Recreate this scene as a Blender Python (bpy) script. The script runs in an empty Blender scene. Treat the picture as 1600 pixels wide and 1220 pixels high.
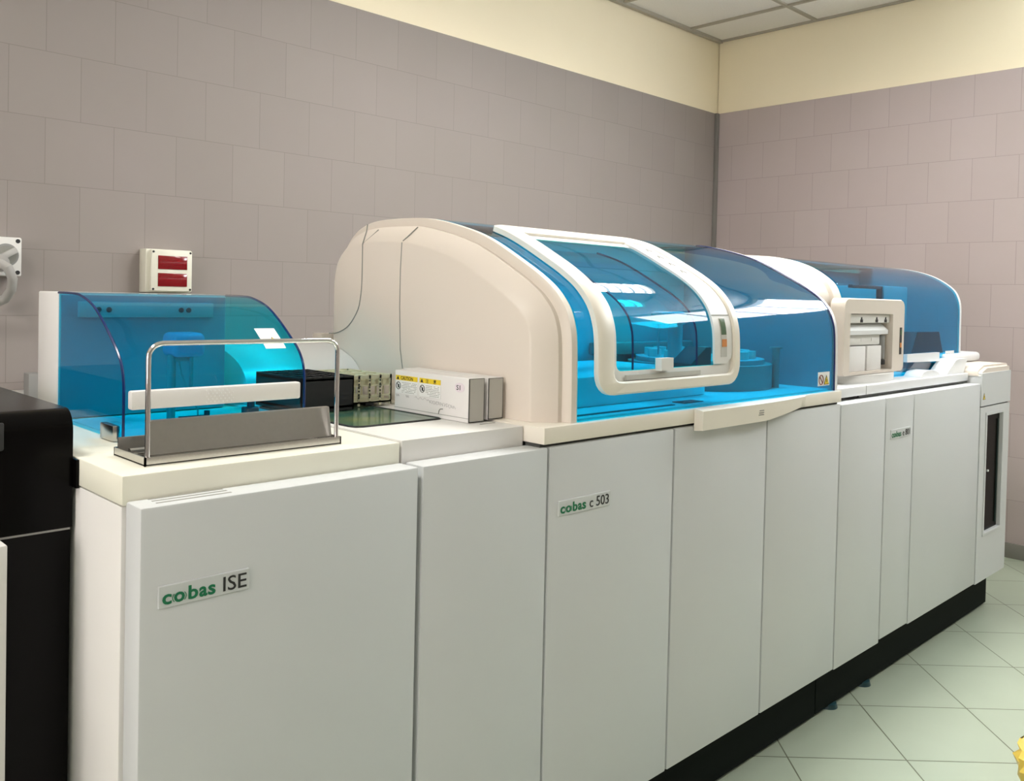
import bpy, bmesh, math, random
from mathutils import Vector, Matrix
random.seed(4)
K = 0.83            # modelling units -> metres
sc = bpy.context.scene
COL = sc.collection

# ------------------------------------------------------------------ camera
def aim_matrix(yaw, pitch, roll):
    ya, pi, ro = map(math.radians, (yaw, pitch, roll))
    F = Vector((math.cos(ya)*math.cos(pi), math.sin(ya)*math.cos(pi), -math.sin(pi)))
    R = Vector((math.sin(ya), -math.cos(ya), 0)); U = R.cross(F)
    R2 = R*math.cos(ro) + U*math.sin(ro); U2 = -R*math.sin(ro) + U*math.cos(ro)
    m = Matrix((R2, U2, -F)).transposed()
    return m.to_4x4()
cd = bpy.data.cameras.new('camera'); cam = bpy.data.objects.new('camera', cd); COL.objects.link(cam)
cd.sensor_width = 36; cd.lens = 36*1378.37/1600; cd.shift_y = -(610-494.58)/1600
cd.clip_start = .02
cam.matrix_world = Matrix.Translation(Vector((-.5139, -1.2975, 1.38))*K) @ aim_matrix(45.5915, 1.1896, 1.28)
sc.camera = cam

# ------------------------------------------------------------------ world, light, exposure
w = bpy.data.worlds.new('world'); sc.world = w; w.use_nodes = True
w.node_tree.nodes['Background'].inputs[0].default_value = (.85, .93, 1, 1)
w.node_tree.nodes['Background'].inputs[1].default_value = 1.0
sc.view_settings.view_transform = 'Standard'; sc.view_settings.look = 'None'
sc.cycles.transparent_max_bounces = 32; sc.cycles.max_bounces = 8
sc.view_settings.exposure = -0.08; sc.view_settings.gamma = 1; sc.view_settings.use_curve_mapping = False
def area(name, loc, size, power, color, direction, spread=180):
    l = bpy.data.lights.new(name, 'AREA'); l.shape = 'RECTANGLE'; l.size = size[0]*K; l.size_y = size[1]*K
    l.energy = power; l.color = color; l.spread = math.radians(spread)
    o = bpy.data.objects.new(name, l); COL.objects.link(o); o.location = Vector(loc)*K
    o.rotation_euler = Vector(direction).to_track_quat('-Z', 'Y').to_euler(); return o
ZC = 3.2307; CELL = .72; CX0 = 4.513; CY0 = 1.467
LAMP_CELLS = [(-2, -2), (-4, -2), (-8, -2), (-2, -5), (-8, -5)]   # ceiling grid cells holding a lamp; the middle one added to brighten the tops
def cell_c(i, j): return (CX0 + (i+.5)*CELL, CY0 + (j+.5)*CELL)
LAMP_W = {(-2, -2): 10, (-4, -2): 40, (-8, -2): 20, (-2, -5): 13, (-8, -5): 4}
for i, j in LAMP_CELLS:
    x, y = cell_c(i, j)
    area('ceiling_lamp_light', (x, y, ZC-.035), (.6, .6), LAMP_W[(i, j)], (1, .97, .94), (0, 0, -1), 180)
XL, XR, YB, YF = -3.6, 4.9, 2.195, -4.2
area('window_light_left', (XL+.06, -.9, 1.75), (2.0, 1.5), 12, (1, .89, .87), (1, 0, 0))
area('window_light_right', (XR-.06, -1.1, 2.83), (2.2, .6), 10, (.9, .97, 1), (-1, 0, 0))

# ------------------------------------------------------------------ materials
def mat(name, col, rough=.5, metal=0, spec=.5, coat=0, noise=0, nscale=60, bump=0):
    m = bpy.data.materials.new(name); m.use_nodes = True; nt = m.node_tree; b = nt.nodes['Principled BSDF']
    b.inputs['Base Color'].default_value = (*col, 1); b.inputs['Roughness'].default_value = rough
    b.inputs['Metallic'].default_value = metal; b.inputs['Specular IOR Level'].default_value = spec
    b.inputs['Coat Weight'].default_value = coat
    tc = nt.nodes.new('ShaderNodeTexCoord'); n = nt.nodes.new('ShaderNodeTexNoise'); n.inputs['Scale'].default_value = nscale
    nt.links.new(tc.outputs['Object'], n.inputs['Vector'])
    if noise:
        mx = nt.nodes.new('ShaderNodeMix'); mx.data_type = 'RGBA'
        mx.inputs[6].default_value = (*[c*(1-noise) for c in col], 1); mx.inputs[7].default_value = (*[min(1, c*(1+noise)) for c in col], 1)
        nt.links.new(n.outputs[0], mx.inputs[0]); nt.links.new(mx.outputs[2], b.inputs['Base Color'])
    if bump:
        bp = nt.nodes.new('ShaderNodeBump'); bp.inputs['Strength'].default_value = bump; bp.inputs['Distance'].default_value = .001
        nt.links.new(n.outputs[0], bp.inputs['Height']); nt.links.new(bp.outputs[0], b.inputs['Normal'])
    return m
def tinted(name, col, gloss=.05, ior=1.45):
    """thin tinted acrylic: coloured transparency with Fresnel reflection"""
    m = bpy.data.materials.new(name); m.use_nodes = True; nt = m.node_tree
    nt.nodes.remove(nt.nodes['Principled BSDF']); out = nt.nodes['Material Output']
    t = nt.nodes.new('ShaderNodeBsdfTransparent'); t.inputs[0].default_value = (*col, 1)
    g = nt.nodes.new('ShaderNodeBsdfGlossy'); g.inputs['Roughness'].default_value = gloss
    # the light path is not bent by the thin sheet, so tint and reflection are applied once, on the side the light enters
    fr = nt.nodes.new('ShaderNodeFresnel'); fr.inputs[0].default_value = ior
    ge = nt.nodes.new('ShaderNodeNewGeometry'); inv = nt.nodes.new('ShaderNodeMath'); inv.operation = 'SUBTRACT'; inv.inputs[0].default_value = 1
    nt.links.new(ge.outputs['Backfacing'], inv.inputs[1]); mul = nt.nodes.new('ShaderNodeMath'); mul.operation = 'MULTIPLY'
    nt.links.new(fr.outputs[0], mul.inputs[0]); nt.links.new(inv.outputs[0], mul.inputs[1])
    cm = nt.nodes.new('ShaderNodeMix'); cm.data_type = 'RGBA'; cm.inputs[6].default_value = (*col, 1); cm.inputs[7].default_value = (1, 1, 1, 1)
    nt.links.new(ge.outputs['Backfacing'], cm.inputs[0]); nt.links.new(cm.outputs[2], t.inputs[0])
    mx = nt.nodes.new('ShaderNodeMixShader'); nt.links.new(mul.outputs[0], mx.inputs[0])
    nt.links.new(t.outputs[0], mx.inputs[1]); nt.links.new(g.outputs[0], mx.inputs[2]); nt.links.new(mx.outputs[0], out.inputs[0])
    return m
M = dict(
 plastic = mat('warm_white_plastic', (.71, .64, .56), .38, noise=.015, nscale=9),
 light = mat('warm_white_plastic_lit', (.82, .77, .67), .38, noise=.015, nscale=9),  # warm plastic lightened for front parts: extra light put into the colour
 cool = mat('white_plastic', (.76, .75, .72), .42, noise=.01, nscale=9),
 paint = mat('white_panel_paint', (.60, .62, .62), .45, noise=.012, nscale=5, bump=.03),
 deck = mat('cream_deck', (.82, .81, .69), .4, noise=.015, nscale=12),
 gap = mat('dark_gap', (.05, .05, .045), .8),
 seam = mat('grey_seam', (.28, .28, .25), .8),
 kick = mat('black_plinth', (.005, .0075, .006), .6, spec=.05, noise=.1),
 black = mat('black_metal', (.0018, .0014, .0014), .2, spec=.12, noise=.1, nscale=30),
 steel = mat('brushed_steel', (.62, .60, .57), .22, metal=1, noise=.06, nscale=200),
 steel_dark = mat('steel_sheet', (.42, .41, .38), .35, metal=1, noise=.05, nscale=120),
 chrome = mat('chrome', (.8, .79, .78), .08, metal=1),
 blue = tinted('blue_acrylic', (.001, .68, .95), .02, 1.40),
 blue2 = tinted('teal_acrylic', (.005, .80, .94), .02, 1.40),
 navy = mat('blue_acrylic_edge', (.002, .02, .11), .2),
 blackp = mat('black_rack_plastic', (.008, .008, .01), .4),
 ivory = mat('ivory_rack_plastic', (.74, .72, .52), .45),
 card = mat('white_cardboard', (.78, .76, .74), .65, noise=.02, nscale=20),
 card_end = mat('grey_cardboard_end', (.52, .51, .47), .7),
 sticker = mat('white_sticker', (.85, .85, .83), .5),
 pink = mat('pale_sticker', (.74, .66, .70), .5),
 yellow = mat('yellow_sticker', (.85, .62, .03), .5),
 ink = mat('black_ink', (.02, .02, .02), .6),
 pencil = mat('pencil_grey', (.48, .46, .46), .8),
 green = mat('green_ink', (.0, .16, .065), .45),
 red = mat('dark_red_lens', (.22, .003, .008), .12, coat=.5),
 orange = mat('orange_label', (.6, .22, .05), .5),
 greenpad = None, dark = mat('dark_green_inside', (.01, .03, .025), .3),
 cableg = mat('grey_cable', (.45, .44, .42), .5),
 grey = mat('mid_grey', (.3, .3, .29), .5),
 white_b = mat('bright_white_plastic', (.76, .77, .77), .3),
 foot = mat('blue_black_rubber', (.01, .05, .06), .4),
 yellowbag = mat('yellow_bag', (.75, .55, .10), .3, noise=.15, nscale=40),
 trim = mat('grey_corner_trim', (.20, .19, .175), .5),
 inside = mat('shaded_inner_lining', (.34, .34, .38), .6),  # greyed lining: the dimness under the hoods is put into its colour
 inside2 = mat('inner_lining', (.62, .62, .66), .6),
 tealbox = mat('pale_grey_housing', (.38, .44, .46), .5),
 bluebox = mat('blue_grey_housing', (.30, .36, .50), .5),
 darkmetal = mat('dark_mechanism', (.03, .035, .045), .4),
)
def greenpad():
    m = mat('green_glass_lid', (.06, .12, .08), .12); nt = m.node_tree; b = nt.nodes['Principled BSDF']
    n = nt.nodes.new('ShaderNodeTexNoise'); n.inputs['Scale'].default_value = 9; tc = nt.nodes.new('ShaderNodeTexCoord')
    r = nt.nodes.new('ShaderNodeValToRGB'); r.color_ramp.elements[0].position = .35; r.color_ramp.elements[0].color = (.03, .12, .10, 1)
    r.color_ramp.elements[1].position = .62; r.color_ramp.elements[1].color = (.17, .21, .08, 1)
    nt.links.new(tc.outputs['Object'], n.inputs['Vector']); nt.links.new(n.outputs[0], r.inputs[0]); nt.links.new(r.outputs[0], b.inputs['Base Color'])
    return m
M['greenpad'] = greenpad()
def tile_mat(name, axis, phase, z0, c, w, col, var, mortar):
    """square glazed tiles in running bond on a wall plane; axis = horizontal axis"""
    m = bpy.data.materials.new(name); m.use_nodes = True; nt = m.node_tree; b = nt.nodes['Principled BSDF']; L = nt.links
    g = nt.nodes.new('ShaderNodeNewGeometry'); sp = nt.nodes.new('ShaderNodeSeparateXYZ'); L.new(g.outputs['Position'], sp.inputs[0])
    def mth(op, a, bb):
        n = nt.nodes.new('ShaderNodeMath'); n.operation = op
        for k, v in enumerate((a, bb)):
            if isinstance(v, (int, float)): n.inputs[k].default_value = v
            else: L.new(v, n.inputs[k])
        return n.outputs[0]
    u = mth('ADD', mth('DIVIDE', sp.outputs[axis], K), -phase + 100*w); v = mth('SUBTRACT', z0 , mth('DIVIDE', sp.outputs[2], K))
    cb = nt.nodes.new('ShaderNodeCombineXYZ'); L.new(u, cb.inputs[0]); L.new(v, cb.inputs[1])
    br = nt.nodes.new('ShaderNodeTexBrick'); L.new(cb.outputs[0], br.inputs['Vector'])
    br.offset = .5; br.offset_frequency = 2; br.squash = 1
    br.inputs['Scale'].default_value = 1; br.inputs['Mortar Size'].default_value = .0013; br.inputs['Mortar Smooth'].default_value = .3
    br.inputs['Bias'].default_value = 0; br.inputs['Brick Width'].default_value = w; br.inputs['Row Height'].default_value = c
    br.inputs['Color1'].default_value = (*col, 1); br.inputs['Color2'].default_value = (*var, 1); br.inputs['Mortar'].default_value = (*mortar, 1)
    n = nt.nodes.new('ShaderNodeTexNoise'); n.inputs['Scale'].default_value = 3; L.new(g.outputs['Position'], n.inputs['Vector'])
    mx = nt.nodes.new('ShaderNodeMix'); mx.data_type = 'RGBA'; mx.blend_type = 'MULTIPLY'; mx.inputs[0].default_value = 1
    rp = nt.nodes.new('ShaderNodeValToRGB'); rp.color_ramp.elements[0].color = (.94, .94, .92, 1); rp.color_ramp.elements[1].color = (1, .98, 1, 1)
    L.new(n.outputs[0], rp.inputs[0]); L.new(br.outputs[0], mx.inputs[6]); L.new(rp.outputs[0], mx.inputs[7]); L.new(mx.outputs[2], b.inputs['Base Color'])
    bp = nt.nodes.new('ShaderNodeBump'); bp.inputs['Strength'].default_value = .35; bp.inputs['Distance'].default_value = .002; bp.invert = True
    L.new(br.outputs['Fac'], bp.inputs['Height']); L.new(bp.outputs[0], b.inputs['Normal'])
    b.inputs['Roughness'].default_value = .55; b.inputs['Specular IOR Level'].default_value = .15
    return m
TC = .2396; TW = .2424; ZT = 2.7167
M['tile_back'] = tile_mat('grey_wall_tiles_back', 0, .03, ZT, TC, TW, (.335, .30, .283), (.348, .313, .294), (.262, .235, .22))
M['tile_right'] = tile_mat('grey_wall_tiles_right', 1, .13, ZT, TC, TW, (.50, .43, .42), (.52, .45, .44), (.36, .30, .29))  # same tiles as the back wall, lightened: stronger light put into the colour
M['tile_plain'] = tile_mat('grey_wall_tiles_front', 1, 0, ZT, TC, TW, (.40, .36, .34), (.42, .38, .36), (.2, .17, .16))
M['cream'] = mat('cream_wall_paint', (.97, .87, .65), .7, noise=.03, nscale=2)
def floor_mat():
    m = bpy.data.materials.new('pale_green_floor_tiles'); m.use_nodes = True; nt = m.node_tree; b = nt.nodes['Principled BSDF']; L = nt.links
    g = nt.nodes.new('ShaderNodeNewGeometry'); mp = nt.nodes.new('ShaderNodeMapping'); mp.vector_type = 'POINT'
    # world -> (u, v) = ((x+y), (x-y))/sqrt2 in modelling units
    s = .3625; o1 = 1.3915; o2 = 2.8465
    sp = nt.nodes.new('ShaderNodeSeparateXYZ'); L.new(g.outputs['Position'], sp.inputs[0])
    def mth(op, a, bb):
        n = nt.nodes.new('ShaderNodeMath'); n.operation = op
        for k, v in enumerate((a, bb)):
            if isinstance(v, (int, float)): n.inputs[k].default_value = v
            else: L.new(v, n.inputs[k])
        return n.outputs[0]
    q = 1/(math.sqrt(2)*K)
    u = mth('MULTIPLY', mth('ADD', sp.outputs[0], sp.outputs[1]), q); v = mth('MULTIPLY', mth('SUBTRACT', sp.outputs[0], sp.outputs[1]), q)
    cb = nt.nodes.new('ShaderNodeCombineXYZ'); L.new(mth('ADD', u, -o1+40*s), cb.inputs[0]); L.new(mth('ADD', v, -o2+40*s), cb.inputs[1])
    br = nt.nodes.new('ShaderNodeTexBrick'); L.new(cb.outputs[0], br.inputs['Vector']); br.offset = 0; br.squash = 1
    br.inputs['Scale'].default_value = 1; br.inputs['Mortar Size'].default_value = .0024; br.inputs['Mortar Smooth'].default_value = .2
    br.inputs['Bias'].default_value = 0; br.inputs['Brick Width'].default_value = s; br.inputs['Row Height'].default_value = s
    br.inputs['Color1'].default_value = (.44, .505, .40, 1); br.inputs['Color2'].default_value = (.42, .48, .38, 1); br.inputs['Mortar'].default_value = (.12, .13, .08, 1)
    n = nt.nodes.new('ShaderNodeTexNoise'); n.inputs['Scale'].default_value = 6; n.inputs['Detail'].default_value = 6; L.new(g.outputs['Position'], n.inputs['Vector'])
    rp = nt.nodes.new('ShaderNodeValToRGB'); rp.color_ramp.elements[0].color = (.90, .90, .88, 1); rp.color_ramp.elements[1].color = (1, 1, 1, 1)
    mx = nt.nodes.new('ShaderNodeMix'); mx.data_type = 'RGBA'; mx.blend_type = 'MULTIPLY'; mx.inputs[0].default_value = 1
    L.new(n.outputs[0], rp.inputs[0]); L.new(br.outputs[0], mx.inputs[6]); L.new(rp.outputs[0], mx.inputs[7]); L.new(mx.outputs[2], b.inputs['Base Color'])
    b.inputs['Roughness'].default_value = .35
    return m
M['floor'] = floor_mat()
def ceil_mat():
    m = mat('mineral_ceiling_tiles', (.88, .86, .82), .9, noise=.06, nscale=120, bump=.3); return m
M['ceil'] = ceil_mat()
M['grid'] = mat('ceiling_grid_metal', (.42, .39, .32), .5)
def emis(name, col, s):
    m = bpy.data.materials.new(name); m.use_nodes = True; b = m.node_tree.nodes['Principled BSDF']
    b.inputs['Base Color'].default_value = (*col, 1); b.inputs['Emission Color'].default_value = (*col, 1); b.inputs['Emission Strength'].default_value = s; return m
M['lamp'] = emis('lamp_diffuser', (1, .97, .9), 10.0)
M['sky'] = emis('window_daylight', (.9, .96, 1), 16.0)
M['sky_left'] = emis('window_overcast', (1, .92, .90), 7)
M['white_frame'] = mat('white_window_frame', (.75, .75, .73), .4)

# ------------------------------------------------------------------ mesh helpers
def B(): return bmesh.new()
def box(bm, x0, x1, y0, y1, z0, z1, bev=0, seg=2, edges=None):
    r = bmesh.ops.create_cube(bm, size=1)['verts']
    for v in r: v.co = Vector(((x0+x1)/2+v.co.x*(x1-x0), (y0+y1)/2+v.co.y*(y1-y0), (z0+z1)/2+v.co.z*(z1-z0)))
    if bev:
        es = {e for v in r for e in v.link_edges}
        if edges: es = {e for e in es if edges(e)}
        bmesh.ops.bevel(bm, geom=list(es), offset=bev, segments=seg, profile=.5, affect='EDGES')
    return bm
def cyl(bm, p0, p1, r, n=20, r2=None):
    p0 = Vector(p0); p1 = Vector(p1); d = p1-p0; L = d.length
    mt = Matrix.Translation((p0+p1)/2) @ d.to_track_quat('Z', 'Y').to_matrix().to_4x4()
    bmesh.ops.create_cone(bm, cap_ends=True, segments=n, radius1=r, radius2=r if r2 is None else r2, depth=L, matrix=mt); return bm
def tube(bm, pts, r, n=10):
    pts = [Vector(p) for p in pts]; rings = []
    up = Vector((0, 0, 1)); prevN = None
    for i, p in enumerate(pts):
        t = (pts[min(i+1, len(pts)-1)]-pts[max(i-1, 0)]).normalized()
        if prevN is None:
            a = up if abs(t.dot(up)) < .9 else Vector((1, 0, 0)); N = t.cross(a).normalized()
        else: N = (prevN - t*prevN.dot(t)).normalized()
        prevN = N; Bn = t.cross(N)
        rings.append([bm.verts.new(p + (N*math.cos(2*math.pi*k/n)+Bn*math.sin(2*math.pi*k/n))*r) for k in range(n)])
    for a, b in zip(rings, rings[1:]):
        for k in range(n): bm.faces.new((a[k], a[(k+1) % n], b[(k+1) % n], b[k]))
    bm.faces.new(rings[0][::-1]); bm.faces.new(rings[-1]); return bm
def loft(bm, secs, cap0=True, cap1=True):
    rs = [[bm.verts.new(p) for p in s] for s in secs]; n = len(rs[0])
    for a, b in zip(rs, rs[1:]):
        for k in range(n): bm.faces.new((a[k], a[(k+1) % n], b[(k+1) % n], b[k]))
    if cap0: bm.faces.new(rs[0][::-1])
    if cap1: bm.faces.new(rs[-1])
    return bm
def prism(bm, poly, axis, a, b):
    """poly of 2-D points extruded along axis ('x': (y,z), 'y': (x,z), 'z': (x,y))"""
    f = {'x': lambda p, t: (t, p[0], p[1]), 'y': lambda p, t: (p[0], t, p[1]), 'z': lambda p, t: (p[0], p[1], t)}[axis]
    return loft(bm, [[f(p, a) for p in poly], [f(p, b) for p in poly]])
def offset_open(prof, d):
    """offset an open 2-D polyline to its right (inside of a hood running front-bottom -> top -> back)"""
    out = []
    for i, p in enumerate(prof):
        a = prof[max(i-1, 0)]; b = prof[min(i+1, len(prof)-1)]
        t = Vector((b[0]-a[0], b[1]-a[1])).normalized(); out.append((p[0]+t.y*d, p[1]-t.x*d))
    return out
def smooth_prof(prof, n=48, it=1):
    """Catmull-Rom resample, evenly by arc length"""
    P = [Vector((a, b, 0)) for a, b in prof]; Q = []
    for i in range(len(P)-1):
        p0 = P[max(i-1, 0)]; p1 = P[i]; p2 = P[i+1]; p3 = P[min(i+2, len(P)-1)]
        for k in range(12):
            t = k/12; Q.append(.5*((2*p1)+(-p0+p2)*t+(2*p0-5*p1+4*p2-p3)*t*t+(-p0+3*p1-3*p2+p3)*t**3))
    Q.append(P[-1])
    for _ in range(it*6): Q = [Q[0]]+[(Q[i-1]+Q[i]*2+Q[i+1])/4 for i in range(1, len(Q)-1)]+[Q[-1]]
    S = [0]
    for a, b in zip(Q, Q[1:]): S.append(S[-1]+(b-a).length)
    out = []; j = 0
    for k in range(n):
        s = S[-1]*k/(n-1)
        while j < len(S)-2 and S[j+1] < s: j += 1
        t = (s-S[j])/max(1e-9, S[j+1]-S[j]); q = Q[j].lerp(Q[j+1], min(1, t)); out.append((q.x, q.y))
    return out
def shell(bm, prof, x0, x1, th):
    inn = offset_open(prof, th)
    return prism(bm, list(prof)+inn[::-1], 'x', x0, x1)
def rrect(x0, x1, y0, y1, rs, n=8):
    """rounded rectangle, rs = radii (bl, br, tr, tl)"""
    out = []
    for (cx, cy, a0), r in zip(((x0, y0, 180), (x1, y0, 270), (x1, y1, 0), (x0, y1, 90)), rs):
        ccx = cx + (r if cx == x0 else -r); ccy = cy + (r if cy == y0 else -r)
        for k in range(n+1):
            a = math.radians(a0+90*k/n); out.append((ccx+r*math.cos(a), ccy+r*math.sin(a)))
    return out
def resample(loop, N):
    P = [Vector((*p, 0)) for p in loop]; P.append(P[0]); S = [0]
    for a, b in zip(P, P[1:]): S.append(S[-1]+(b-a).length)
    out = []; j = 0
    for k in range(N):
        s = S[-1]*k/N
        while j < len(S)-2 and S[j+1] < s: j += 1
        q = P[j].lerp(P[j+1], (s-S[j])/max(1e-9, S[j+1]-S[j])); out.append((q.x, q.y))
    return out
def origin_of(o):
    while o is not None:
        if 'org' in ORG.get(o.name, {}): return ORG[o.name]['org']
        o = o.parent
    return Vector((0, 0, 0))
ORG = {}
def mk(name, bm, m, parent=None, smooth=35, label=None):
    bmesh.ops.remove_doubles(bm, verts=bm.verts, dist=1e-6)
    bmesh.ops.recalc_face_normals(bm, faces=bm.faces)
    for f in bm.faces: f.smooth = True
    me = bpy.data.meshes.new(name)
    if parent is None:
        xs = [v.co for v in bm.verts]
        org = Vector(((min(v.x for v in xs)+max(v.x for v in xs))/2, (min(v.y for v in xs)+max(v.y for v in xs))/2, min(v.z for v in xs)))
    else: org = origin_of(parent)
    for v in bm.verts: v.co = (v.co-org)*K
    bm.to_mesh(me); bm.free()
    me.set_sharp_from_angle(angle=math.radians(smooth))
    for mm in (m if isinstance(m, (list, tuple)) else [m]): me.materials.append(M[mm] if isinstance(mm, str) else mm)
    o = bpy.data.objects.new(name, me); COL.objects.link(o)
    if parent is None: o.location = org*K; ORG[o.name] = {'org': org}
    else: o.parent = parent
    if label: o['label'] = label
    return o
def mks(name, bms, m, parent, **k):
    return [mk(name, b, m, parent, **k) for b in bms]
def thing(name, loc, label, cat, group=None):
    o = bpy.data.objects.new(name, None); COL.objects.link(o); o.empty_display_size = .05
    o.location = Vector(loc)*K; ORG[o.name] = {'org': Vector(loc)}
    o['label'] = label; o['category'] = cat
    if group: o['group'] = group
    return o
def tag(o, label, cat, group=None):
    o['label'] = label; o['category'] = cat
    if group: o['group'] = group
    return o
def struct(o): o['kind'] = 'structure'; return o
def text_bm(s, size, bold=0, xs=1.0, loc=(0, 0, 0), plane='xz', ext=.0004, space=1.0):
    """mesh of a text line; size is the em size in modelling units; loc = baseline left"""
    cu = bpy.data.curves.new('txt', 'FONT'); cu.body = s; cu.size = size; cu.extrude = ext; cu.offset = bold; cu.space_character = space
    cu.resolution_u = 3
    to = bpy.data.objects.new('txt', cu); COL.objects.link(to)
    dg = bpy.context.evaluated_depsgraph_get(); me = bpy.data.meshes.new_from_object(to.evaluated_get(dg))
    bm = bmesh.new(); bm.from_mesh(me); bpy.data.objects.remove(to); bpy.data.curves.remove(cu); bpy.data.meshes.remove(me)
    L = Vector(loc)
    for v in bm.verts:
        x, y, z = v.co; x *= xs
        if plane == 'xz': v.co = Vector((x, -z, y)) + L       # faces -y
        elif plane == 'yz': v.co = Vector((-z, -x, y)) + L    # faces -x, reading towards -y
    return bm
def merge(bm, other):
    me = bpy.data.meshes.new('tmp'); other.to_mesh(me); other.free(); bm.from_mesh(me); bpy.data.meshes.remove(me); return bm

# ------------------------------------------------------------------ room
# floor, ceiling
struct(mk('floor', box(B(), XL-.1, XR+.1, YF-.1, YB+.1, -.06, 0), 'floor'))
struct(mk('ceiling', box(B(), XL-.1, XR+.1, YF-.1, YB+.1, ZC, ZC+.05), 'ceil'))
bm = B()
xs_ = [CX0+CELL*i for i in range(-11, 1)]; ys_ = [CY0+CELL*j for j in range(-7, 1)]
for x in xs_: box(bm, x-.012, x+.012, YF, YB, ZC-.012, ZC)
for y in ys_: box(bm, XL, XR, y-.012, y+.012, ZC-.011, ZC)
for a in (0,):
    box(bm, XL, XR, YB-.03, YB, ZC-.02, ZC); box(bm, XR-.014, XR, YF, YB, ZC-.014, ZC)
struct(mk('trim_1', bm, 'grid'))                                     # suspended ceiling grid
def wall_slab(name, tm, boxes_tile, boxes_cream):
    bm = B()
    for b in boxes_tile: box(bm, *b)
    n = len(bm.faces)
    for b in boxes_cream: box(bm, *b)
    bm.faces.ensure_lookup_table()
    for f in bm.faces[n:]: f.material_index = 1
    return struct(mk(name, bm, [tm, 'cream']))
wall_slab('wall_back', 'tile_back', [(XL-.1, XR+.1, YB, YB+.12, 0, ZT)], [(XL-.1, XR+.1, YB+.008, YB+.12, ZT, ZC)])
# right wall with a high window towards the front of the room
WR = (-2.3, .12, 2.5, 3.17)
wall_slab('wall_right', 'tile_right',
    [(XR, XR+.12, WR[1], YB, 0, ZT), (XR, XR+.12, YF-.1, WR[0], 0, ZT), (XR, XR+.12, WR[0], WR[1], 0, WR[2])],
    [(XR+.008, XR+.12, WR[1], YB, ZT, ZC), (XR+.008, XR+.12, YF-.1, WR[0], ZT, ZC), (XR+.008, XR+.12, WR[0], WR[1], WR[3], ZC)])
WL = (-1.9, .1, 1.0, 2.5)
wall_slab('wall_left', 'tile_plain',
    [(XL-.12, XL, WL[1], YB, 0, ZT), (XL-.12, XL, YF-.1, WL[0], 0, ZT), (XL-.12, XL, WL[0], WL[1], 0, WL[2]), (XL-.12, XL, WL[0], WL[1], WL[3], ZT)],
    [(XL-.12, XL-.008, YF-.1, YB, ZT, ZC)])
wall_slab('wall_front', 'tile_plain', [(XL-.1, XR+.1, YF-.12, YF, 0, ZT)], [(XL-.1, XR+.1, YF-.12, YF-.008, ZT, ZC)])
def window(n, xw, y0, y1, z0, z1, side, nb):
    bm = B()
    t = .05
    for a, b in ((y0, y0+t), (y1-t, y1)): box(bm, xw+.01, xw+.09, a, b, z0, z1)
    for a, b in ((z0, z0+t), (z1-t, z1)): box(bm, xw+.01, xw+.09, y0, y1, a, b)
    for k in range(1, nb):
        yy = y0+(y1-y0)*k/nb; box(bm, xw+.012, xw+.085, yy-.03, yy+.03, z0, z1)
    f = struct(mk(f'window_{n}', bm, 'white_frame'))
    mk('window_pane', box(B(), xw+.04, xw+.05, y0+t, y1-t, z0+t, z1-t), 'sky_left' if side > 0 else 'sky', f)
window(1, XL-.1, *WL, 1, 3)
window(2, XR, *WR, -1, 4)
# baseboards
struct(mk('baseboard_back', box(B(), XL, XR, YB-.014, YB, 0, .084, .004), 'grey'))
M['base_tile'] = mat('grey_baseboard_tile', (.22, .21, .19), .4)
struct(mk('baseboard_right', box(B(), XR-.014, XR, YF, YB-.014, 0, .084, .004), 'base_tile'))
# corner trim of the tiling
struct(mk('trim_2', box(B(), XR-.035, XR, YB-.022, YB, .084, ZT, .004), 'trim'))

# ceiling lamps
def ceiling_lamp(i, j):
    x, y = cell_c(i, j); h = CELL/2-.02
    where = {(-2): 'nearest the right wall', (-4): 'added unseen halfway along the room', (-8): 'nearest the left window wall'}[i]
    row = 'over the bench side' if j > -5 else 'over the front aisle'
    t = thing('ceiling_lamp', (x, y, ZC-.05), f'square louvred ceiling lamp {where}, {row}', 'ceiling lamp', 'ceiling lamps')
    bm = B()
    for a, b, c, d in ((x-h, x+h, y-h, y-h+.03), (x-h, x+h, y+h-.03, y+h), (x-h, x-h+.03, y-h, y+h), (x+h-.03, x+h, y-h, y+h)): box(bm, a, b, c, d, ZC-.05, ZC-.012)
    mk('frame', bm, 'white_frame', t)
    mk('diffuser', box(B(), x-h+.03, x+h-.03, y-h+.03, y+h-.03, ZC-.02, ZC-.013), 'lamp', t)
    bm = B()
    for k in range(1, 6): 
        xx = x-h+2*h*k/6; box(bm, xx-.003, xx+.003, y-h+.03, y+h-.03, ZC-.048, ZC-.022)
        yy = y-h+2*h*k/6; box(bm, x-h+.03, x+h-.03, yy-.003, yy+.003, ZC-.047, ZC-.023)
    mk('louvre', bm, 'white_frame', t)
for c in LAMP_CELLS: ceiling_lamp(*c)

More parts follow.
